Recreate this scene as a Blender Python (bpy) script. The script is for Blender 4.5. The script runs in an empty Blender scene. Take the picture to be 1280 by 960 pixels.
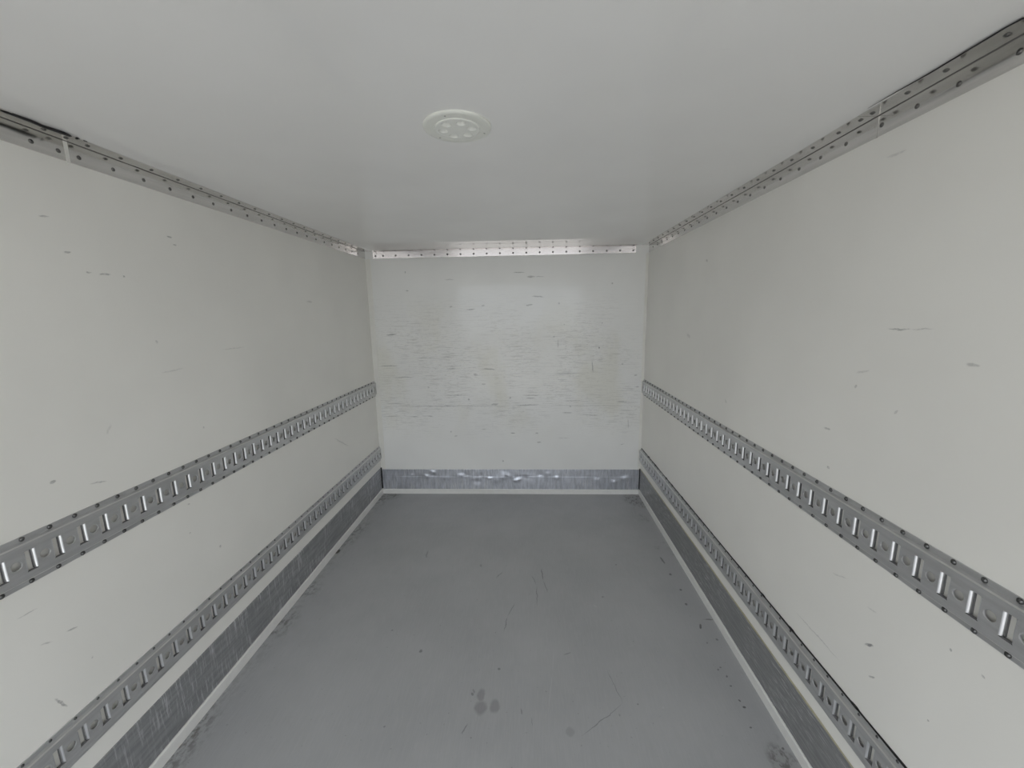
import bpy, bmesh, math, random
from mathutils import Vector, Matrix, noise as mnoise

random.seed(7)
scene = bpy.context.scene
COL = scene.collection

# ------------------------------------------------------------------ camera
F_PX, PITCH, YAW, ROLL = 503.589, -0.174453, -0.0451653, -0.0161742
CX = 0.2023                      # the camera stands right of the load space's middle line
HW = 1.2                         # half width
HT = 2.2                         # ceiling height
YB = 3.529                       # front bulkhead
YO = -1.1                        # rear opening
CAM = Vector((CX, 0.0, 1.6628))
_f = Vector((math.sin(YAW)*math.cos(PITCH), math.cos(YAW)*math.cos(PITCH), math.sin(PITCH)))
_r = Vector((math.cos(YAW), -math.sin(YAW), 0))
_u = _r.cross(_f)
RIGHT = math.cos(ROLL)*_r + math.sin(ROLL)*_u
UP = -math.sin(ROLL)*_r + math.cos(ROLL)*_u
FWD = _f
cd = bpy.data.cameras.new('camera')
cd.sensor_width = 36.0
cd.lens = F_PX/1280*36.0
cd.clip_start = 0.02
cam = bpy.data.objects.new('camera', cd)
COL.objects.link(cam)
m = Matrix((RIGHT, UP, -FWD)).transposed().to_4x4()
m.translation = CAM
cam.matrix_world = m
scene.camera = cam

# ------------------------------------------------------------------ sky, exposure
scene.view_settings.view_transform = 'Standard'
scene.view_settings.look = 'None'
scene.view_settings.gamma = 1.0
scene.view_settings.use_curve_mapping = False
scene.view_settings.exposure = 1.36
scene.cycles.max_bounces = 16         # white box lit only through its open end
scene.cycles.diffuse_bounces = 12
scene.cycles.glossy_bounces = 6
world = bpy.data.worlds.new('world')
scene.world = world
world.use_nodes = True
bg = world.node_tree.nodes['Background']
bg.inputs['Color'].default_value = (0.90, 0.95, 1.0, 1)
bg.inputs['Strength'].default_value = 1.0
sd = bpy.data.lights.new('sun', 'SUN')
sd.energy = 2.6
sd.angle = math.radians(4)
sd.color = (1.0, .95, .88)
sun = bpy.data.objects.new('sun', sd)
COL.objects.link(sun)
sun.location = (8, 3, 12)
sun.rotation_euler = (math.radians(-12), math.radians(38), 0)   # from the side and slightly ahead: it lights the yard, not the load space

# ------------------------------------------------------------------ pixels to surfaces (1280 x 960)
def ray(px, py):
    return RIGHT*((px-640)/F_PX) + UP*((480-py)/F_PX) + FWD
def on_plane(p, axis, val):
    d = ray(*p)
    return CAM + d*((val-CAM[axis])/d[axis])
def uv_back(p):  q = on_plane(p, 1, YB);  return (q.x, q.z)
def uv_left(p):  q = on_plane(p, 0, -HW); return (q.y, q.z)
def uv_right(p): q = on_plane(p, 0, HW);  return (q.y, q.z)
def uv_floor(p): q = on_plane(p, 2, 0.0); return (q.x, q.y)
def crop(x0, y0, s, pts):
    """marks read off an enlarged crop -> photograph pixels"""
    return [((x0+a/s, y0+b/s), (x0+c/s, y0+d/s), t, k) for (a, b, c, d, t, k) in pts]
def to_marks(uv, lst):
    out = []
    for p, q, t, k in lst:
        a, b = uv(p), uv(q)
        L = math.hypot(b[0]-a[0], b[1]-a[1])
        ang = math.atan2(b[1]-a[1], b[0]-a[0]) if L > 1e-5 else 0.0
        out.append(((a[0]+b[0])/2, (a[1]+b[1])/2, max(L/2, t*0.8), t, ang, k))
    return out

# ------------------------------------------------------------------ material helpers
class NT:
    def __init__(s, name):
        s.m = bpy.data.materials.new(name); s.m.use_nodes = True
        s.t = s.m.node_tree; s.n = s.t.nodes; s.l = s.t.links
        s.b = s.n['Principled BSDF']
        s.tc = s.n.new('ShaderNodeTexCoord')
    def link(s, a, b): s.l.new(a, b)
    def sock(s, v, inp):
        if hasattr(v, 'is_output'): s.l.new(v, inp)
        else: inp.default_value = v
    def math(s, op, a, b=0.0, c=0.0, clamp=False):
        n = s.n.new('ShaderNodeMath'); n.operation = op; n.use_clamp = clamp
        for i, v in enumerate((a, b, c)): s.sock(v, n.inputs[i])
        return n.outputs[0]
    def mapping(s, vec, loc=(0,0,0), rot=(0,0,0), sc=(1,1,1), typ='POINT'):
        n = s.n.new('ShaderNodeMapping'); n.vector_type = typ
        s.l.new(vec, n.inputs['Vector'])
        n.inputs['Location'].default_value = loc
        n.inputs['Rotation'].default_value = rot
        n.inputs['Scale'].default_value = sc
        return n.outputs[0]
    def noise(s, vec, scale=5.0, detail=4.0, rough=0.5, sc=(1,1,1), loc=(0,0,0)):
        n = s.n.new('ShaderNodeTexNoise')
        s.l.new(s.mapping(vec, sc=sc, loc=loc), n.inputs['Vector'])
        n.inputs['Scale'].default_value = scale
        n.inputs['Detail'].default_value = detail
        n.inputs['Roughness'].default_value = rough
        return n.outputs['Fac']
    def ramp(s, v, lo, hi, a=0.0, b=1.0, smooth=True):
        n = s.n.new('ShaderNodeMapRange'); n.interpolation_type = 'SMOOTHSTEP' if smooth else 'LINEAR'
        s.sock(v, n.inputs['Value'])
        for k, x in (('From Min', lo), ('From Max', hi), ('To Min', a), ('To Max', b)):
            n.inputs[k].default_value = x
        return n.outputs['Result']
    def mix(s, fac, a, b):
        n = s.n.new('ShaderNodeMix'); n.data_type = 'RGBA'
        s.sock(fac, n.inputs[0])
        s.sock(a if hasattr(a, 'is_output') else (*a, 1), n.inputs[6])
        s.sock(b if hasattr(b, 'is_output') else (*b, 1), n.inputs[7])
        return n.outputs[2]
    def bump(s, h, strength, dist):
        n = s.n.new('ShaderNodeBump')
        n.inputs['Strength'].default_value = strength
        n.inputs['Distance'].default_value = dist
        s.l.new(h, n.inputs['Height']); s.l.new(n.outputs[0], s.b.inputs['Normal'])
    def set(s, **k):
        for name, v in k.items():
            s.sock((*v, 1) if isinstance(v, tuple) and len(v) == 3 else v, s.b.inputs[name.replace('_', ' ')])
    def plane(s, a, b):
        """object coordinates a,b -> (u, v, 0)"""
        sp = s.n.new('ShaderNodeSeparateXYZ'); s.l.new(s.tc.outputs['Object'], sp.inputs[0])
        cb = s.n.new('ShaderNodeCombineXYZ')
        s.l.new(sp.outputs[a], cb.inputs[0]); s.l.new(sp.outputs[b], cb.inputs[1])
        return cb.outputs[0], sp.outputs[a], sp.outputs[b]
    def wobble(s, uv, amp, scale):
        n = s.n.new('ShaderNodeTexNoise'); n.inputs['Scale'].default_value = scale
        s.l.new(uv, n.inputs['Vector'])
        v = s.n.new('ShaderNodeVectorMath'); v.operation = 'MULTIPLY_ADD'
        s.l.new(n.outputs['Color'], v.inputs[0])
        v.inputs[1].default_value = (amp, amp, 0); 
        w = s.n.new('ShaderNodeVectorMath'); w.operation = 'ADD'
        s.l.new(uv, w.inputs[0]); w.inputs[1].default_value = (-amp/2, -amp/2, 0)
        s.l.new(w.outputs[0], v.inputs[2])
        return v.outputs[0]
    def marks(s, uv, lst):
        acc = None
        for (u, v, L, t, ang, k) in lst:
            p = s.mapping(uv, loc=(u, v, 0), rot=(0, 0, ang), sc=(L, t, 1), typ='TEXTURE')
            n = s.n.new('ShaderNodeVectorMath'); n.operation = 'LENGTH'; s.l.new(p, n.inputs[0])
            r = s.ramp(n.outputs['Value'], 0.55, 1.15, k, 0.0)
            acc = r if acc is None else s.math('MAXIMUM', acc, r)
        return acc

WHITE = (0.90, 0.885, 0.842)

# marks on the bulkhead: x0,y0,x1,y1 in the crop, half thickness in metres, strength
back_marks = to_marks(uv_back,
  crop(455, 310, 6, [(310,322,335,322,.006,.5),(165,655,245,646,.007,.55),(115,886,260,883,.005,.45),(600,237,680,237,.005,.25),
    (762,464,835,458,.006,.5),(640,440,665,440,.006,.4),(395,825,540,825,.004,.3),(575,745,670,745,.004,.3),(580,820,680,820,.005,.3),(885,906,990,911,.007,.45),
    (880,432,905,432,.007,.35),(820,945,855,950,.009,.4),(306,182,310,182,.009,.4),(62,582,88,580,.016,.25),(615,910,690,900,.005,.4)])
  + crop(630, 310, 6, [(65,184,158,183,.004,.5),(170,216,235,214,.009,.45),(235,215,300,215,.004,.35),(810,265,814,265,.009,.45),(205,362,300,366,.006,.45),(160,431,220,423,.007,.5),
    (405,415,422,415,.009,.35),(711,747,716,747,.01,.75),(660,840,668,940,.005,.5),(405,680,405,755,.004,.4),(375,660,377,672,.01,.35),
    (690,841,745,838,.005,.25),(888,868,889,874,.009,.35),(733,558,740,564,.008,.35),(450,572,455,575,.007,.35),])
  + crop(460, 440, 6, [(180,190,350,190,.005,.4),(120,387,285,387,.004,.35),(70,408,1080,402,.003,.4),(570,325,730,325,.004,.5),(565,404,620,404,.006,.45),(100,483,250,483,.003,.3),
    (320,485,380,485,.004,.4),(450,482,490,482,.006,.35),(790,170,825,170,.011,.4),(753,355,760,355,.01,.5),(920,396,980,390,.009,.45),(850,580,890,580,.005,.35),
    (622,596,624,600,.009,.35),(648,632,672,628,.006,.4),(1005,818,1020,818,.01,.4),(452,268,458,262,.01,.3),(850,242,885,240,.007,.35)])
  + crop(630, 440, 6, [(50,608,85,608,.006,.55),(235,608,260,608,.006,.45),(245,677,280,677,.006,.5),(70,402,270,395,.006,.45),(140,325,280,325,.004,.45),(160,347,245,347,.005,.45),
    (270,402,1020,402,.0025,.35),(840,372,925,373,.005,.45),(440,366,590,364,.004,.35),(435,455,515,455,.008,.35),(550,468,720,475,.003,.4),
    (930,500,933,575,.004,.35),(380,162,520,154,.004,.4),(300,181,640,150,.003,.3),(872,696,905,688,.004,.35),(390,645,500,645,.003,.3),
    (975,175,1000,172,.006,.45),(985,262,1015,260,.006,.4),(40,340,52,346,.01,.4),(490,408,505,404,.011,.4),]))
left_marks = to_marks(uv_left,
  crop(0, 180, 2.087, [(436,242,449,244,.004,.6),(451,263,461,264,.004,.4),(100,188,130,190,.003,.35),(166,282,187,283,.003,.55),(224,335,240,336,.003,.45),(256,338,290,341,.003,.45),
    (320,346,327,347,.004,.5),(404,513,414,520,.006,.25),(580,536,640,530,.003,.2),(420,597,480,585,.003,.2),(128,884,148,878,.006,.6),(235,886,278,878,.003,.4),(800,411,815,412,.008,.25),(530,740,533,741,.005,.35),(290,730,278,760,.005,.15)])
  + crop(0, 760, 4.8, [(330,540,402,598,.004,.6),(395,147,470,105,.003,.45),(240,225,320,202,.003,.3),(550,293,560,292,.004,.4),(100,70,230,0,.002,.3)])
  + crop(200, 540, 4, [(299,566,303,577,.005,.55),(140,361,150,358,.004,.4),(870,30,945,72,.006,.25),(150,505,152,508,.004,.4)]))
right_marks = to_marks(uv_right,
  crop(820, 100, 2.087, [(605,649,665,651,.003,.5),(665,651,725,650,.002,.25),(808,742,845,745,.005,.35),(600,203,655,183,.004,.2),(518,803,524,796,.004,.35),(180,832,184,845,.006,.3),
    (80,662,90,672,.01,.2),(438,908,455,912,.004,.4),(520,765,560,755,.003,.2),(620,868,632,862,.004,.3),(130,470,136,472,.008,.3)])
  + crop(800, 560, 2.4, [(674,590,700,590,.005,.8),(465,490,600,640,.0025,.3),(686,686,705,688,.004,.5),(928,604,936,606,.004,.5),(1025,684,1036,688,.004,.5),(575,374,620,392,.003,.2),
    (560,55,568,60,.005,.4),(680,475,710,495,.003,.25),(860,815,866,818,.003,.5)]))
floor_marks = to_marks(uv_floor,
  crop(520, 600, 2.666, [(330,410,305,455,.003,.4),(305,455,293,505,.003,.4),(385,318,402,350,.003,.35),(402,350,404,425,.003,.4),(418,295,424,335,.004,.5),(424,335,440,375,.003,.4),
    (635,630,690,745,.002,.35),(690,745,550,855,.002,.4),(40,235,34,262,.005,.3),(290,305,265,328,.004,.35),(12,568,18,575,.008,.55),(272,632,280,626,.007,.45),(172,812,152,848,.003,.4),
    (490,582,520,574,.004,.3),(812,255,830,280,.008,.55),(845,310,851,318,.008,.6),(878,364,888,368,.009,.6),(898,413,904,415,.009,.6),(947,485,950,497,.006,.75),(955,464,1003,464,.003,.5),
    (1000,528,1006,536,.009,.5),(968,540,974,545,.006,.4),(183,708,192,718,.006,.45),(740,745,742,748,.006,.4),(620,388,626,390,.008,.4),(665,280,668,284,.006,.35),(1005,630,1010,634,.006,.5),
    (350,760,355,782,.003,.35),(385,790,387,820,.002,.3),(180,858,185,862,.004,.4),(215,280,217,290,.007,.3)])
  + crop(820, 640, 3, [(326,726,334,738,.008,.75),(312,704,317,710,.006,.7),(279,650,282,654,.006,.6),(262,614,268,618,.006,.6),(354,806,357,812,.006,.6),(470,884,480,890,.006,.6),
    (185,405,215,404,.004,.45),(20,175,28,185,.009,.45),(50,232,54,236,.006,.5),(94,290,98,293,.006,.5),(112,345,117,348,.008,.5),(238,580,242,584,.005,.5),(165,418,168,436,.006,.7)])
  + crop(180, 600, 2.666, [(640,246,652,230,.018,.95),(918,566,926,574,.008,.45),(826,498,830,502,.006,.35),(945,235,938,258,.005,.3),(798,820,803,824,.005,.4)]))
floor_light = to_marks(uv_floor, crop(520, 600, 2.666, [(458,575,455,640,.003,.4),(455,640,440,780,.002,.5),(403,365,405,425,.002,.4),(590,415,605,425,.005,.4),(820,757,826,759,.006,.5),(700,560,735,545,.003,.25)]))
floor_stains = [(-.223+CX, 1.452, .030, .036, 0.0, .42), (-.228+CX, 1.508, .019, .034, 0.0, .40), (-.163+CX, 1.458, .022, .034, 0.0, .38), (.151+CX, 1.36, .02, .02, 0, .25), (-.262+CX, 1.527, .006, .012, .4, .4)]

def grp(name, axes, marks=None, rough=0.22, base=WHITE, wear=False, bump=0.10, ior=1.5):
    s = NT(name)
    uv, a, b = s.plane(*axes)
    lo = s.noise(uv, 1.3, 3, .55)
    col = s.mix(s.ramp(lo, .3, .7), tuple(c*.965 for c in base), tuple(min(1, c*1.02) for c in base))
    r = s.ramp(s.noise(uv, 1.2, 2, .5), .3, .7, rough*.95, rough*1.08)
    h = s.noise(uv, 3.0, 2, .5)
    uvw = s.wobble(uv, .012, 40)
    if wear:
        # scraped band left by loads sliding against the bulkhead
        band = s.math('MULTIPLY', s.ramp(b, .45, .85), s.ramp(b, 1.95, 1.35))
        patch = s.ramp(s.noise(uv, 2.2, 3, .5), .34, .58, .15, 1.0)
        st = s.ramp(s.noise(uv, 1.0, 6, .65, sc=(7, 95, 1)), .525, .63)
        st2 = s.ramp(s.noise(uv, 1.0, 5, .7, sc=(26, 150, 1), loc=(3, 5, 0)), .54, .64)
        w = s.math('MULTIPLY', s.math('MULTIPLY', s.math('MAXIMUM', st, st2), patch), band)
        col = s.mix(s.math('MULTIPLY', w, .52), col, (.40, .40, .385))
        lt = s.math('MULTIPLY', s.math('MULTIPLY', s.ramp(s.noise(uv, 1.0, 5, .6, sc=(9, 70, 1), loc=(9, 2, 0)), .54, .68), patch), band)
        yl = s.math('MULTIPLY', s.ramp(s.noise(uv, 1.0, 3, .5, sc=(2.2, 1.3, 1), loc=(.3, .2, 0)), .46, .64), band)
        col = s.mix(s.math('MULTIPLY', yl, .35), col, (.74, .72, .60))
        col = s.mix(s.math('MULTIPLY', lt, .4), col, (.86, .85, .78))
        r = s.math('ADD', r, s.math('MULTIPLY', w, .25))
    else:
        fs = s.ramp(s.noise(uv, 1.0, 4, .6, sc=(9, 60, 1), loc=(1, 7, 0)), .70, .78)
        fs = s.math('MULTIPLY', fs, s.ramp(s.noise(uv, 1.7, 2, .5, loc=(4, 4, 0)), .48, .62))
        col = s.mix(s.math('MULTIPLY', fs, .22), col, (.33, .33, .31))
    if marks:
        mk = s.marks(uvw, marks)
        mk = s.math('MULTIPLY', mk, s.ramp(s.noise(uv, 90, 3, .6), .30, .60, .42, .95))
        col = s.mix(mk, col, (.10, .10, .105))
    s.set(Base_Color=col, Roughness=r)
    s.b.inputs['IOR'].default_value = ior
    s.bump(h, bump, .02)
    return s.m

def metal(name, col, rough, axes=None, streak=(1, 1), amount=.25, dark=None, streak2=None, rvar=.1, metallic=1.0):
    s = NT(name)
    if axes is None:
        v = s.tc.outputs['Object']; uv = v
        n1 = s.noise(uv, 14, 4, .6)
    else:
        uv, a, b = s.plane(*axes)
        n1 = s.noise(uv, 1.0, 6, .65, sc=(streak[0], streak[1], 1))
    f = s.ramp(n1, .35, .68)
    dark = dark or tuple(c*(1-amount) for c in col)
    c = s.mix(f, dark, col)
    if streak2:
        f2 = s.ramp(s.noise(uv, 1.0, 4, .7, sc=(streak2[0], streak2[1], 1), loc=(5, 3, 0)), .50, .68)
        f2 = s.math('MULTIPLY', f2, s.ramp(s.noise(uv, 2.5, 2, .5), .36, .56))
        c = s.mix(s.math('MULTIPLY', f2, .75), c, tuple(min(1, x*2.0) for x in col))
    s.set(Base_Color=c, Roughness=s.ramp(n1, .3, .7, rough+rvar, rough-rvar*.5))
    s.b.inputs['Metallic'].default_value = metallic
    return s.m

def plain(name, col, rough=.5, metallic=0.0, var=.12):
    s = NT(name)
    n = s.noise(s.tc.outputs['Object'], 25, 3, .5)
    s.set(Base_Color=s.mix(s.ramp(n, .3, .7), tuple(c*(1-var) for c in col), tuple(min(.95, c*(1+var*.4)) for c in col)), Roughness=rough)
    s.b.inputs['Metallic'].default_value = metallic
    return s.m

def floor_material():
    s = NT('grey_floor_coating')
    uv, a, b = s.plane(0, 1)
    base = s.mix(s.ramp(s.noise(uv, 1.6, 4, .6), .3, .7), (.385, .390, .400), (.435, .440, .450))
    fine = s.noise(uv, 1.0, 5, .7, sc=(160, 9, 1))
    base = s.mix(s.math('MULTIPLY', s.ramp(fine, .42, .70), .28), base, (.50, .50, .51))
    speck = s.ramp(s.noise(uv, 70, 2, .5), .70, .76)
    base = s.mix(s.math('MULTIPLY', speck, .35), base, (.12, .12, .12))
    uvw = s.wobble(uv, .016, 30)
    base = s.mix(s.marks(uv, floor_light), base, (.52, .52, .53))
    base = s.mix(s.marks(uvw, floor_stains), base, (.13, .12, .125))
    base = s.mix(s.marks(uvw, floor_marks), base, (.035, .033, .032))
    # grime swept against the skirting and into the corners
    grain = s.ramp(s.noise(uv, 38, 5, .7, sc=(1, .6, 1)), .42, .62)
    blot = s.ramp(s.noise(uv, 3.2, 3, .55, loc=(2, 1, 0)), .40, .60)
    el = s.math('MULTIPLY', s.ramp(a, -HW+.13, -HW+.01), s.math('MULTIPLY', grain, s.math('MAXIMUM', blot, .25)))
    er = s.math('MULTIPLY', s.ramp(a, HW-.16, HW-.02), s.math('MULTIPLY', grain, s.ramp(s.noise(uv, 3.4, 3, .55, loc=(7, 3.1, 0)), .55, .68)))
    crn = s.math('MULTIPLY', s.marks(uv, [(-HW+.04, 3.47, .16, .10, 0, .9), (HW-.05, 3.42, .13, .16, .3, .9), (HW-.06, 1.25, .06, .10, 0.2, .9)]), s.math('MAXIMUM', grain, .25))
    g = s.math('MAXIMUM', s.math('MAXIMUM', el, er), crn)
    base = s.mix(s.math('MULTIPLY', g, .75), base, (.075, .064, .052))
    s.set(Base_Color=base, Roughness=s.ramp(s.noise(uv, 9, 4, .6), .3, .7, .38, .50))
    s.bump(s.noise(uv, 1.0, 4, .6, sc=(90, 30, 1)), .10, .003)
    return s.m

M = {
 'wall_back': grp('bulkhead_panel', (0, 2), back_marks, rough=.09, wear=True, bump=.05, base=(.885, .885, .87)),
 'wall_left': grp('side_panel_scuffed', (1, 2), left_marks, rough=.36, bump=.03),
 'wall_right': grp('side_panel_marked', (1, 2), right_marks, rough=.36, bump=.03),
 'ceiling': grp('roof_panel', (0, 1), None, rough=.05, ior=1.65, base=(.885, .88, .875), bump=.02),
 'floor': floor_material(),
 'strip': plain('white_strip', (.84, .835, .81), .4, var=.03),
 'caulk': plain('white_sealant', (.83, .82, .78), .5, var=.02),
 'trim': metal('aluminium_angle', (.78, .765, .745), .13, (1, 2), (3, 60), .12, rvar=.05),
 'trim_back': metal('aluminium_angle_bright', (.56, .535, .53), .12, (0, 2), (3, 60), .10, rvar=.03),
 'rivet': metal('rivet_steel', (.20, .195, .19), .35),
 'track': metal('galvanised_steel', (.67, .67, .675), .42, (1, 2), (5, 40), .14, rvar=.06, metallic=.75),
 'lip': metal('bright_galvanised_lip', (.90, .905, .92), .32, None, amount=.08, rvar=.05),
 'edge': metal('edge_highlight', (.85, .85, .84), .40, None, amount=.1),  # painted highlight: bevels made brighter for the light they reflect
 'slot_shade': plain('slot_shade_dark', (.19, .19, .195), .6),  # shade inside the slots put into the colour
 'bolt': metal('bolt_steel', (.17, .17, .17), .38),
 'kick': metal('scuffed_aluminium', (.42, .425, .435), .45, (1, 2), (6, 60), .22, streak2=(110, 7), metallic=.55),
 'kick_r': metal('scuffed_aluminium_smooth', (.385, .388, .392), .45, (1, 2), (3, 120), .20, streak2=(14, 160), metallic=.55),
 'kick_b': metal('dented_aluminium', (.74, .76, .83), .34, (0, 2), (45, 9), .30, streak2=(170, 6), metallic=.8),
 'black': plain('black_sealant_and_shade', (.012, .012, .013), .6),  # real sealant, and the painted dark of open gaps
 'crease_shade': plain('crease_shade_dark', (.16, .155, .15), .7),  # dark colour standing in for shade in the angle's crease
 'yellow': plain('yellowed_sealant', (.50, .47, .34), .6),
 'lamp': plain('lamp_plastic', (.84, .85, .80), .35, var=.03),
 'lens': plain('lamp_lens', (.86, .87, .83), .2, var=.03),
 'screw': plain('screw_grey', (.42, .42, .40), .4),
 'led': plain('led_chip', (.25, .25, .20), .3),
 'asphalt': plain('asphalt', (.36, .355, .34), .9),
 'shell': plain('outer_shell', (.6, .6, .6), .5),
}

# ------------------------------------------------------------------ mesh helpers
class MB:
    def __init__(s): s.v = []; s.f = []
    def add(s, vs, fs):
        o = len(s.v); s.v += [tuple(v) for v in vs]; s.f += [tuple(i+o for i in f) for f in fs]
    def box(s, x0, x1, y0, y1, z0, z1):
        s.add([(x0,y0,z0),(x1,y0,z0),(x1,y1,z0),(x0,y1,z0),(x0,y0,z1),(x1,y0,z1),(x1,y1,z1),(x0,y1,z1)],
              [(0,3,2,1),(4,5,6,7),(0,1,5,4),(1,2,6,5),(2,3,7,6),(3,0,4,7)])
    def quad(s, a, b, c, d): s.add([a, b, c, d], [(0,1,2,3)])
    def extrude(s, prof, axis, a, b):
        """closed profile of 2-D points swept along an axis: axis y -> (x,z), axis x -> (y,z)"""
        n = len(prof)
        P = (lambda p, t: (p[0], t, p[1])) if axis == 'y' else (lambda p, t: (t, p[0], p[1]))
        s.add([P(p, a) for p in prof]+[P(p, b) for p in prof],
              [(i, (i+1) % n, (i+1) % n+n, i+n) for i in range(n)]+[tuple(range(n))[::-1], tuple(range(n, 2*n))])
    def lathe(s, prof, seg=24, axis=(0, 0, 0), cap=False):
        """profile of (r,z) turned about the z axis"""
        o = len(s.v); n = len(prof)
        for k in range(seg):
            c, d = math.cos(2*math.pi*k/seg), math.sin(2*math.pi*k/seg)
            for r, z in prof: s.v.append((axis[0]+r*c, axis[1]+r*d, axis[2]+z))
        for k in range(seg):
            for i in range(n-1):
                a = o+k*n+i; b = o+((k+1) % seg)*n+i
                s.f.append((a, b, b+1, a+1))
        if cap: s.f.append(tuple(o+k*n+n-1 for k in range(seg)))
    def tube(s, pts, rad, seg=8, flat=1.0):
        """bead through points with a radius each; flat squashes it along z"""
        o = len(s.v)
        for i, p in enumerate(pts):
            p = Vector(p)
            t = (Vector(pts[min(i+1, len(pts)-1)])-Vector(pts[max(i-1, 0)])).normalized()
            side = t.cross(Vector((0, 0, 1)))
            side = side.normalized() if side.length > 1e-4 else Vector((1, 0, 0))
            up = side.cross(t)
            for k in range(seg):
                a = 2*math.pi*k/seg
                s.v.append(tuple(p+rad[i]*(math.cos(a)*side+flat*math.sin(a)*up)))
        for i in range(len(pts)-1):
            for k in range(seg):
                a = o+i*seg+k; b = o+i*seg+(k+1) % seg
                s.f.append((a, b, b+seg, a+seg))
        s.f.append(tuple(o+k for k in range(seg))[::-1])
        s.f.append(tuple(o+(len(pts)-1)*seg+k for k in range(seg)))
    def mesh(s, name, mat, smooth=False):
        me = bpy.data.meshes.new(name); me.from_pydata(s.v, [], s.f); me.validate()
        bm = bmesh.new(); bm.from_mesh(me)
        bmesh.ops.recalc_face_normals(bm, faces=bm.faces); bm.to_mesh(me); bm.free()
        if smooth:
            for p in me.polygons: p.use_smooth = True
            try: me.set_sharp_from_angle(angle=math.radians(38))
            except Exception: pass
        me.materials.append(mat)
        return me
def link(name, me, parent=None, loc=(0, 0, 0), rot=(0, 0, 0)):
    o = bpy.data.objects.new(name, me); COL.objects.link(o)
    o.parent = parent; o.location = loc; o.rotation_euler = rot
    return o
def build(mb, name, mat, parent=None, smooth=False, loc=(0, 0, 0), rot=(0, 0, 0)):
    return link(name, mb.mesh(name, mat, smooth), parent, loc, rot)
def empty(name, loc=(0, 0, 0)):
    o = bpy.data.objects.new(name, None); COL.objects.link(o); o.location = loc; o.empty_display_size = .1
    return o
def tag(o, label, cat, kind=None, group=None):
    o['label'] = label; o['category'] = cat
    if kind: o['kind'] = kind
    if group: o['group'] = group
    return o
def panel_box(name, mat, b):
    mb = MB(); mb.box(*b); return build(mb, name, mat)

# ------------------------------------------------------------------ the load space
T = .06
tag(panel_box('floor', M['floor'], (-HW-T, HW+T, YO, YB+T, -.12, 0)), 'worn grey coated load floor with scratches and dark spots', 'floor', 'structure')
tag(panel_box('ceiling', M['ceiling'], (-HW-T, HW+T, YO, YB+T, HT, HT+T)), 'glossy off-white ceiling panel', 'ceiling', 'structure')
tag(panel_box('wall_left', M['wall_left'], (-HW-T, -HW, YO, YB+T, 0, HT)), 'off-white side wall whose ceiling edge has a black gap', 'wall', 'structure')
tag(panel_box('wall_right', M['wall_right'], (HW, HW+T, YO, YB+T, 0, HT)), 'off-white side wall with a long faint diagonal scratch low down', 'wall', 'structure')
tag(panel_box('wall_back', M['wall_back'], (-HW, HW, YB, YB+T, 0, HT)), 'scraped off-white end wall with many short horizontal scratches', 'wall', 'structure')
g = MB(); g.box(-40, 40, -60, 40, -1.15, -1.05)
tag(build(g, 'ground', M['asphalt']), 'grey asphalt ground outside the open end', 'ground', 'structure')

# white skirting strips at the floor
def strip(name, prof, axis, a, b, label):
    mb = MB(); mb.extrude(prof, axis, a, b)
    return tag(build(mb, name, M['strip']), label, 'trim', 'structure')
strip('trim_1', [(-HW, 0), (-HW+.010, 0), (-HW+.010, .046), (-HW+.006, .053), (-HW, .053)], 'y', YO, YB, 'narrow white floor strip under the crosswise scuffed metal kick plate')
strip('trim_2', [(HW, 0), (HW, .050), (HW-.006, .050), (HW-.010, .044), (HW-.010, 0)], 'y', YO, YB, 'narrow white floor strip under the kick plate with yellowed sealant')
strip('trim_3', [(YB, 0), (YB-.010, 0), (YB-.010, .042), (YB-.006, .047), (YB, .047)], 'x', -HW+.010, HW-.010, 'narrow white floor strip across the scraped end wall')
# corner covers of the bulkhead
for i, sx in ((4, -1), (5, 1)):
    mb = MB()
    w = .045 if sx < 0 else .022
    mb.box(min(sx*HW, sx*(HW-w)), max(sx*HW, sx*(HW-w)), YB-.003, YB, .241, HT-.064)
    tag(build(mb, 'trim_%d' % i, M['caulk']), 'white vertical corner strip on the end wall beside the wall %s' % ('with the black ceiling gap' if sx < 0 else 'without a ceiling gap'), 'trim', 'structure')

# ------------------------------------------------------------------ kick plates
mb = MB(); mb.extrude([(-HW, .055), (-HW+.004, .055), (-HW+.004, .255), (-HW, .257)], 'y', YO, YB-.018)
bl = tag(build(mb, 'baseboard_left', M['kick']), 'dark metal kick plate with crosswise scuffs above a white floor strip', 'kick plate', 'structure')
mb = MB(); mb.box(-HW, -HW+.009, YB-.017, YB-.001, .055, .257); build(mb, 'corner_gap_shade', M['black'], bl)  # black block painted as the shade in the open corner gap
mb = MB(); mb.extrude([(HW, .052), (HW, .247), (HW-.004, .245), (HW-.004, .052)], 'y', YO, YB-.018)
br = tag(build(mb, 'baseboard_right', M['kick_r']), 'dark metal kick plate with lengthwise scratches and yellowed sealant on top', 'kick plate', 'structure')
mb = MB(); mb.box(HW-.009, HW, YB-.017, YB-.001, .052, .247); build(mb, 'corner_gap_shade', M['black'], br)  # same painted gap shade at the opposite corner
pts = []; rad = []
for k in range(120):
    y = YO+.01+(YB-.03-YO)*k/119
    pts.append((HW-.0015, y, .249+.002*mnoise.noise(Vector((y*3, 1, 0))))); rad.append(.0032+.0016*mnoise.noise(Vector((y*5, 7, 0))))
mb = MB(); mb.tube(pts, rad, 6); build(mb, 'sealant_bead', M['yellow'], br, True)['label'] = 'yellowed sealant line'
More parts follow.
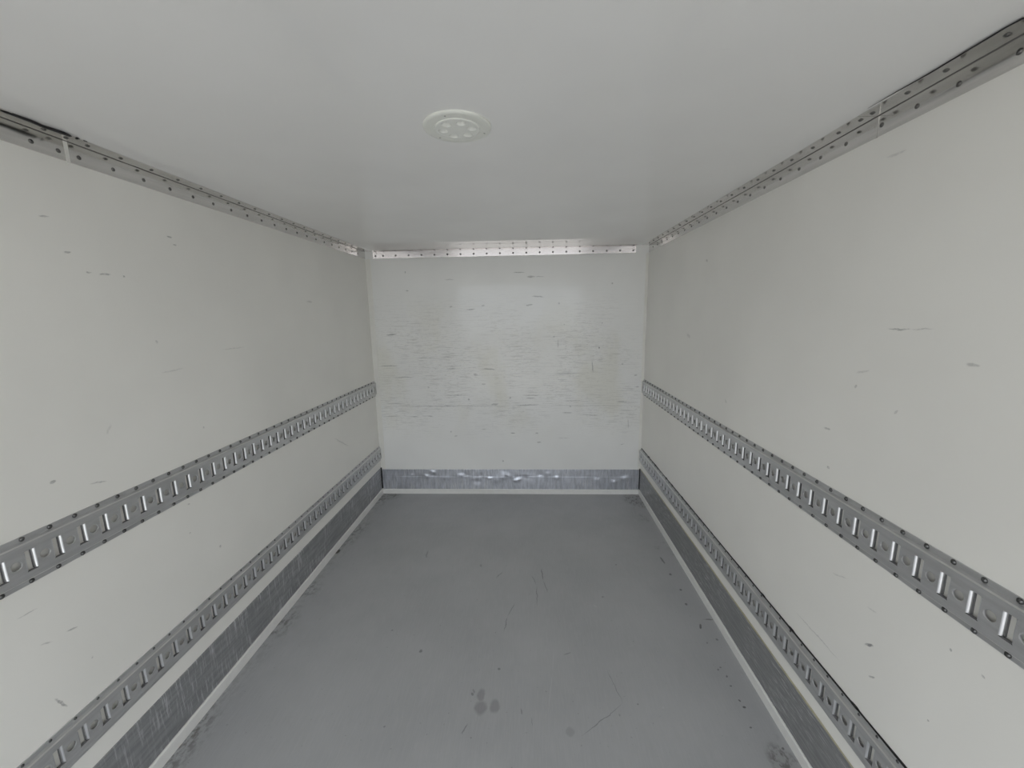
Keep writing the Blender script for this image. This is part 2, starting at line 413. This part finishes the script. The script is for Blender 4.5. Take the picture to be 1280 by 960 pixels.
# end wall plate: upper flange and a proud, dented lower flange
def dented(name, x0, x1, z0, z1, off, nx, nz, dents, parent):
    mb = MB(); o = {}
    def dep(x, z):
        d = off
        for (cx, cz, r, a) in dents: d += a*math.exp(-(((x-cx)/(r*1.5))**2+((z-cz)/r)**2))
        return d+.0007*mnoise.noise(Vector((x*9, z*25, 3)))
    for i in range(nx+1):
        for j in range(nz+1):
            x = x0+(x1-x0)*i/nx; z = z0+(z1-z0)*j/nz
            o[i, j] = len(mb.v); mb.v.append((x, YB-dep(x, z), z))
    for i in range(nx):
        for j in range(nz): mb.f.append((o[i, j], o[i+1, j], o[i+1, j+1], o[i, j+1]))
    for seq in ([o[i, nz] for i in range(nx+1)], [o[i, 0] for i in range(nx+1)]):
        n0 = len(mb.v)
        for q in seq: mb.v.append((mb.v[q][0], YB, mb.v[q][2]))
        for i in range(nx): mb.f.append((seq[i], seq[i+1], n0+i+1, n0+i))
    return build(mb, name, M['kick_b'], parent, True)
bb = tag(empty('baseboard_back', (0, YB, 0)), 'dented bluish metal kick plate across the end wall', 'kick plate', 'structure')
bb_loc = (0, -YB, 0)
dn = [(random.uniform(-1.1, 1.1), random.gauss(.168, .02), random.uniform(.010, .026), random.choice((-1, 1))*random.uniform(.002, .005)) for _ in range(34)]
dn += [(uv_back(p)[0], uv_back(p)[1], .014, .006) for p in ((645, 600), (696, 597), (768, 602), (612, 597), (541, 590))]
dented('upper_flange', -HW+.012, HW-.012, .166, .239, .004, 200, 10, dn, bb).location = bb_loc
dented('lower_flange', -HW+.012, HW-.012, .048, .168, .0085, 200, 14, dn, bb).location = bb_loc

# ------------------------------------------------------------------ riveted ceiling angles
def rivet_mesh(name, r, h, mat):
    mb = MB()
    mb.lathe([(r*1.25, 0), (r*1.25, h*.22), (r, h*.30), (r*.86, h*.72), (r*.5, h), (.0004, h*1.02)], 10, cap=True)
    return mb.mesh(name, mat, True)
RIVET = rivet_mesh('rivet', .0050, .0035, M['rivet'])
RIVET_B = rivet_mesh('rivet', .0062, .004, M['rivet'])
BOLT = rivet_mesh('bolt', .0054, .0050, M['bolt'])
BOLT_S = rivet_mesh('bolt', .0036, .0030, M['bolt'])
R_LEFT = (0, math.pi/2, 0)       # a head that points to +x
R_RIGHT = (0, -math.pi/2, 0)
R_DOWN = (math.pi, 0, 0)
R_FRONT = (math.pi/2, 0, 0)      # points to -y

def angle_prof(sx, wf, cf, t=.0028, sag=0.0):
    """L section: wall flange wf, ceiling flange cf; sx is the wall's side"""
    w = sx*HW
    p = [(w, HT), (w, HT-wf), (w-sx*t, HT-wf+.001), (w-sx*t, HT-t), (w-sx*cf, HT-t-sag), (w-sx*cf, HT-sag)]
    return p if sx > 0 else p[::-1]
def side_angle(name, sx, wf, cf, cuts, wall_riv, ceil_riv, zr, xr, label):
    root = tag(empty(name, (sx*HW, 0, HT)), label, 'trim', 'structure')
    off = (-sx*HW, 0, -HT)
    for k, (a, b) in enumerate(cuts):
        mb = MB(); mb.extrude(angle_prof(sx, wf, cf), 'y', a, b)
        build(mb, 'angle_section', M['trim'], root, loc=off)
    mb = MB(); mb.box(min(sx*(HW-.0024), sx*(HW-.0040)), max(sx*(HW-.0024), sx*(HW-.0040)), YO, YB-.004, HT-.0042, HT-.0024)  # dark strip in place of the crease's thin shadow line
    build(mb, 'crease_shade_line', M['crease_shade'], root, loc=off)
    for y in wall_riv:
        link('rivet', RIVET, root, (-sx*.0028, y, zr-HT), R_LEFT if sx < 0 else R_RIGHT)
    for y in ceil_riv:
        link('rivet', RIVET, root, (xr-sx*HW, y, -.0028), R_DOWN)
    return root, off
def seq(a, step, b): 
    n = int((b-a)/step)+1
    return [a+step*i for i in range(n)]
lw = [.635, .745, .855, .965, 1.07, 1.179, 1.246, 1.302] + seq(1.407, .1095, 3.48)
lc = [.64, .75, .86, .97, 1.085, 1.194, 1.25, 1.309] + seq(1.413, .1125, 3.48)
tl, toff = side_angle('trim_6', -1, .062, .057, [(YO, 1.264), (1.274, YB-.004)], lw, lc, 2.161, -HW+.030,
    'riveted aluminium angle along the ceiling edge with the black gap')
mb = MB(); mb.box(-HW, -HW+.0035, 1.2635, 1.2745, HT-.066, HT-.001)
mc = MB(); mc.box(-HW+.002, -HW+.057, 1.255, 1.285, HT-.0029, HT); build(mc, 'joint_cover', M['trim'], tl, loc=toff)
build(mb, 'joint_caulk', M['caulk'], tl, loc=toff)['label'] = 'white sealant in the joint of the angle'
def ceil_pt(p, dz=.004):
    q = on_plane(p, 2, HT); return Vector((q.x, q.y, HT-dz))
c = [(0, 136.2), (5.6, 138.4), (15, 140.8), (37.5, 149.2), (51, 155), (65.6, 160), (78, 164.5), (86, 167.8), (89.5, 169)]
mb = MB(); mb.tube([ceil_pt(p) for p in c], [.0012, .003, .0058, .0066, .0062, .0072, .0075, .006, .001], 8, .5)
build(mb, 'ceiling_gap_shade', M['black'], tl, True, loc=toff)['label'] = 'black bead for the dark inside the open seam beside the ceiling'  # bead stands in for the dark between flange and ceiling
mb = MB(); mb.tube([ceil_pt(p) for p in ((94.5, 170.8), (95.8, 171.3), (97.2, 171.9))], [.002, .0052, .002], 8, .6)
build(mb, 'sealant_blob', M['black'], tl, True, loc=toff)
rw = [.52, .63, .74, .85, .962, 1.079, 1.181, 1.286, 1.416] + seq(1.528, .111, 3.48)
rc = [.52, .63, .74, .85, .96, 1.081, 1.177, 1.283, 1.324, 1.409] + seq(1.524, .111, 3.48)
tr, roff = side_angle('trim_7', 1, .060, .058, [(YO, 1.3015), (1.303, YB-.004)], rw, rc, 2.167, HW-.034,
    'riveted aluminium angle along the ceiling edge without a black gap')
mb = MB(); mb.box(HW-.0033, HW, 1.2985, 1.3055, HT-.061, HT-.001); build(mb, 'overlap_edge', M['trim'], tr, loc=roff)
c = [(1280, 20.2), (1258, 32), (1237, 44.6), (1200, 67), (1164, 88.8), (1120, 113.5), (1085, 134)]
mb = MB(); mb.tube([ceil_pt(p, .003) for p in c], [.0022, .0022, .0024, .0022, .0022, .0016, .0006], 6, .6)
build(mb, 'seam_shade', M['black'], tr, True, loc=roff)['label'] = 'thin dark line drawn for the shadow where the flange lifts'  # black bead painted as the shadow under the flange edge
# angle across the end wall
tb = tag(empty('trim_8', (0, YB, HT)), 'bright riveted aluminium angle between ceiling and end wall', 'trim', 'structure')
mb = MB(); x0, x1 = -1.332+CX, .889+CX
mb.extrude([(YB, HT), (YB, HT-.062), (YB-.0026, HT-.061), (YB-.0046, HT-.0050), (YB-.0060, HT-.0050), (YB-.0060, HT-.0028), (YB-.045, HT-.0028), (YB-.045, HT)], 'x', x0, x1)
build(mb, 'angle_section', M['trim_back'], tb, loc=(0, -YB, -HT))
bx = [-1.308, -1.243] + [-1.134+.1113*i for i in range(18)] + [.867]
for x in bx:
    link('rivet', RIVET_B, tb, (x+CX, -.0040, -.040), R_FRONT)
    link('rivet', RIVET, tb, (x+CX, -.022, -.0028), R_DOWN)

# ------------------------------------------------------------------ slotted cargo tracks
P = .0655                       # slot pitch
D, FH, OH = .014, .052, .070    # depth of the hat, half height of its face, half height with flanges
SW, SH, RR = .026, .030, .0060  # slot width, half height, width of the bevelled lip
HR = .0115                      # round hole radius
def lip_mesh():
    """rolled lining of one slot; local x = out of the wall, y = along the track (0 = slot middle), z = up"""
    mb = MB()
    prof = []
    y, x = SW/2, D
    prof = [(y, x)]
    for an, ln in ((12, .0006), (28, .0010), (40, .0016), (50, .0018), (60, .0016), (72, .0012), (84, .0010)):
        y -= ln*math.cos(math.radians(an)); x -= ln*math.sin(math.radians(an)); prof.append((y, x))
    for sgn in (-1, 1):
        o = len(mb.v)
        for (y, x) in prof:
            mb.v.append((x, sgn*y, -SH+.0018)); mb.v.append((x, sgn*y, SH-.0018))
        for i in range(len(prof)-1): mb.f.append((o+2*i, o+2*i+1, o+2*i+3, o+2*i+2))
    me = mb.mesh('slot_lip', M['lip'], True)
    return me
LIP = lip_mesh()
def rail_mesh(ys, y0, y1):
    """ys = slot middles; returns the pressed steel rail with real slots and round holes (local x out of the wall)"""
    mb = MB()
    def strip2(xa, za, xb, zb):
        mb.quad((xa, y0, za), (xa, y1, za), (xb, y1, zb), (xb, y0, zb))
    t = .003
    for s in (-1, 1):
        strip2(0, s*OH, t, s*OH)
        strip2(t, s*OH, t, s*(FH+.004))
        strip2(t, s*(FH+.004), D-.003, s*(FH+.001))
        strip2(D-.003, s*(FH+.001), D, s*(FH-.0025))
        a, b = s*(FH-.0025), s*SH
        strip2(D, a, D, b)
    edges = [y0]+[v for y in ys for v in (y-SW/2, y+SW/2)]+[y1]
    for k in range(0, len(edges), 2):
        a, b = edges[k], edges[k+1]
        if b-a < .03:
            if b > a: mb.quad((D, a, -SH), (D, b, -SH), (D, b, SH), (D, a, SH))
            continue
        c = (a+b)/2 if k else b-(P-SW)/2
        if k == len(edges)-2: c = a+(P-SW)/2
        N = 20; o = len(mb.v)
        cut_a, cut_b = max(a, c-.021), min(b, c+.021)
        for i in range(N):
            an = 2*math.pi*i/N; ca, sa = math.cos(an), math.sin(an)
            ux = (cut_b-c) if ca > 0 else (c-cut_a)
            kk = min(ux/abs(ca) if abs(ca) > 1e-6 else 9, SH/abs(sa) if abs(sa) > 1e-6 else 9)
            mb.v.append((D, c+ca*kk, sa*kk))
            mb.v.append((D, c+HR*1.18*ca, HR*1.18*sa))
            mb.v.append((D-.0007, c+HR*1.04*ca, HR*1.04*sa))
            mb.v.append((D-.0030, c+HR*ca, HR*sa))
        for i in range(N):
            p, q = o+4*i, o+4*((i+1) % N)
            for j in range(3): mb.f.append((p+j, q+j, q+j+1, p+j+1))
        # square off the outer ring
        for (yy, zz) in ((cut_b, SH), (cut_a, SH), (cut_a, -SH), (cut_b, -SH)):
            an = math.atan2(zz, yy-c) % (2*math.pi)
            i = int(an/(2*math.pi)*N); p, q = o+4*i, o+4*((i+1) % N)
            n0 = len(mb.v); mb.v.append((D, yy, zz)); mb.f.append((p, n0, q))
        if cut_a > a+1e-6: mb.quad((D, a, -SH), (D, cut_a, -SH), (D, cut_a, SH), (D, a, SH))
        if cut_b < b-1e-6: mb.quad((D, cut_b, -SH), (D, b, -SH), (D, b, SH), (D, cut_b, SH))
    for y in ys:                # cut ends of the slots, coloured dark for the shade inside
        for s in (-1, 1):
            mb.quad((D, y-SW/2, s*SH), (D, y+SW/2, s*SH), (D-.010, y+SW/2, s*SH), (D-.010, y-SW/2, s*SH))
            q = y+s*(SW/2-.0047)       # dark face painted as the shade behind each rolled lip
            mb.quad((D-.0072, q, -SH), (D-.0072, q, SH), (D-.0132, q, SH), (D-.0132, q, -SH))
    for e in (y0, y1):
        mb.add([(0, e, -OH), (.003, e, -OH), (.003, e, -FH), (D, e, -FH+.0025), (D, e, FH-.0025), (.003, e, FH), (.003, e, OH), (0, e, OH)], [tuple(range(8))])
    me = bpy.data.meshes.new('rail'); me.from_pydata(mb.v, [], mb.f)
    bm = bmesh.new(); bm.from_mesh(me); bmesh.ops.remove_doubles(bm, verts=bm.verts, dist=1e-6)
    bmesh.ops.recalc_face_normals(bm, faces=bm.faces); bm.to_mesh(me); bm.free()
    me.materials.append(M['track']); me.materials.append(M['edge']); me.materials.append(M['slot_shade'])
    for p in me.polygons:       # bevels coloured bright for reflected light, slot faces dark for shade
        if abs(abs(p.center.z)-(FH-.00075)) < .0008 and abs(p.center.x-(D-.0015)) < .0004: p.material_index = 1
        elif abs(p.normal.z) > .9 and abs(abs(p.center.z)-SH) < 1e-4 or (abs(p.normal.y) > .9 and p.center.x < D-.009 and abs(p.center.z) < 1e-4 and p.area > 2e-4): p.material_index = 2
    return me
def track(sx, zc, bar, label, seal=None, low=False):
    """bar = depth of one bright slot lip, the slot middle lies 11 mm before it"""
    root = tag(empty('cargo_track', (sx*HW, 0, zc)), label, 'cargo track', None, 'slotted cargo tracks along the side walls')
    mid = bar-.0150
    k0 = math.ceil((YO+.04-mid)/P); k1 = math.floor((YB-.016-mid)/P)
    ys = [mid+P*k for k in range(k0, k1+1)]
    y0, y1 = YO+.01, YB-.004
    me = rail_mesh(ys, y0, y1)
    rz = 0 if sx < 0 else math.pi
    flip = 1 if sx < 0 else -1
    if sx > 0:                  # mirror so that depth still grows into the load space
        for v in me.vertices: v.co.x = -v.co.x
        me.flip_normals()
    link('rail', me, root)
    for y in ys:
        if y > .25: link('slot_lip', LIP, root, (0, y, 0), (0, 0, 0 if sx < 0 else math.pi))
    for y in ys:
        if y > .25:
            for s in ((1,) if low else (1, -1)):
                link('bolt', BOLT_S if low else BOLT, root, (flip*.003, y-.002, s*.0632), R_LEFT if sx < 0 else R_RIGHT)
    if seal:
        pts = []; rad = []
        n = 260
        for k in range(n):
            y = .2+(YB-.03-.2)*k/(n-1)
            b = max(0, mnoise.noise(Vector((y*16, 2, 0)))-.25)
            pts.append((flip*.002, y, OH+.002+.004*b)); rad.append(.0030+.0015*mnoise.noise(Vector((y*6, 3, 1)))+.010*b)
        m2 = MB(); m2.tube(pts, rad, 6)
        build(m2, 'sealant_bead', M['black'], root, True)['label'] = 'black sealant smeared along the top edge'
    return root
track(-1, 1.009, 1.106, 'slotted steel cargo track at waist height on the wall with the black ceiling gap')
track(1, 1.005, .955+P/2, 'slotted steel cargo track at waist height, above the track with black sealant')
track(-1, .398, 1.127, 'slotted steel cargo track low above the crosswise scuffed kick plate', low=True)
track(1, .376, 1.096, 'slotted steel cargo track with black sealant smeared along its top edge', seal=True, low=True)

# ------------------------------------------------------------------ ceiling lamp (off)
lx, ly = -.205+CX, 1.277
lamp = tag(empty('ceiling_lamp', (lx, ly, HT)), 'round white six-spot lamp, unlit, set in the ceiling', 'lamp')
mb = MB(); mb.lathe([(.0985, 0), (.0985, -.004), (.096, -.0065), (.091, -.0075), (.070, -.0065), (.066, -.0065)], 64)
build(mb, 'bezel', M['lamp'], lamp, True)
RO, RH, RC = .066, .0145, .0430
bm = bmesh.new(); edges = []
def ring(cx, cy, r, n, z):
    vs = [bm.verts.new((cx+r*math.cos(2*math.pi*i/n), cy+r*math.sin(2*math.pi*i/n), z)) for i in range(n)]
    return [bm.edges.new((vs[i], vs[(i+1) % n])) for i in range(n)]
edges += ring(0, 0, RO-.004, 64, -.0095)
cent = [(RC*math.cos(math.radians(60*k-6)), RC*math.sin(math.radians(60*k-6))) for k in range(6)]
for c in cent: edges += ring(c[0], c[1], RH, 24, -.0095)
bmesh.ops.triangle_fill(bm, use_beauty=True, edges=edges)
bmesh.ops.recalc_face_normals(bm, faces=bm.faces)
me = bpy.data.meshes.new('lens_plate'); bm.to_mesh(me); bm.free()
if me.polygons and me.polygons[0].normal.z > 0: me.flip_normals()
me.materials.append(M['lens'])
plate = link('lens_plate', me, lamp)
mb = MB(); mb.lathe([(RO, -.0060), (RO-.0005, -.0085), (RO-.004, -.0095)], 64); build(mb, 'plate_rim', M['lens'], plate, True)
mb = MB(); mb.lathe([(RH*q, -.0095+.0075*(1-q**2.4)) for q in (1, .97, .92, .85, .75, .6, .45, .3, .15, .01)], 24)
REC = mb.mesh('spot_recess', M['lens'], True)
mb = MB(); mb.lathe([(.0030, -.0021), (.0027, -.0026), (.0003, -.0028)], 12)
LED = mb.mesh('led', M['led'], True)
for c in cent:
    r_ = link('spot_recess', REC, lamp, (c[0], c[1], 0))
    link('led', LED, r_)
SCREW = rivet_mesh('screw', .0026, .0016, M['screw'])
for a in (256, 25, 139):
    link('screw', SCREW, lamp, (.083*math.cos(math.radians(a)), .083*math.sin(math.radians(a)), -.0068), R_DOWN)
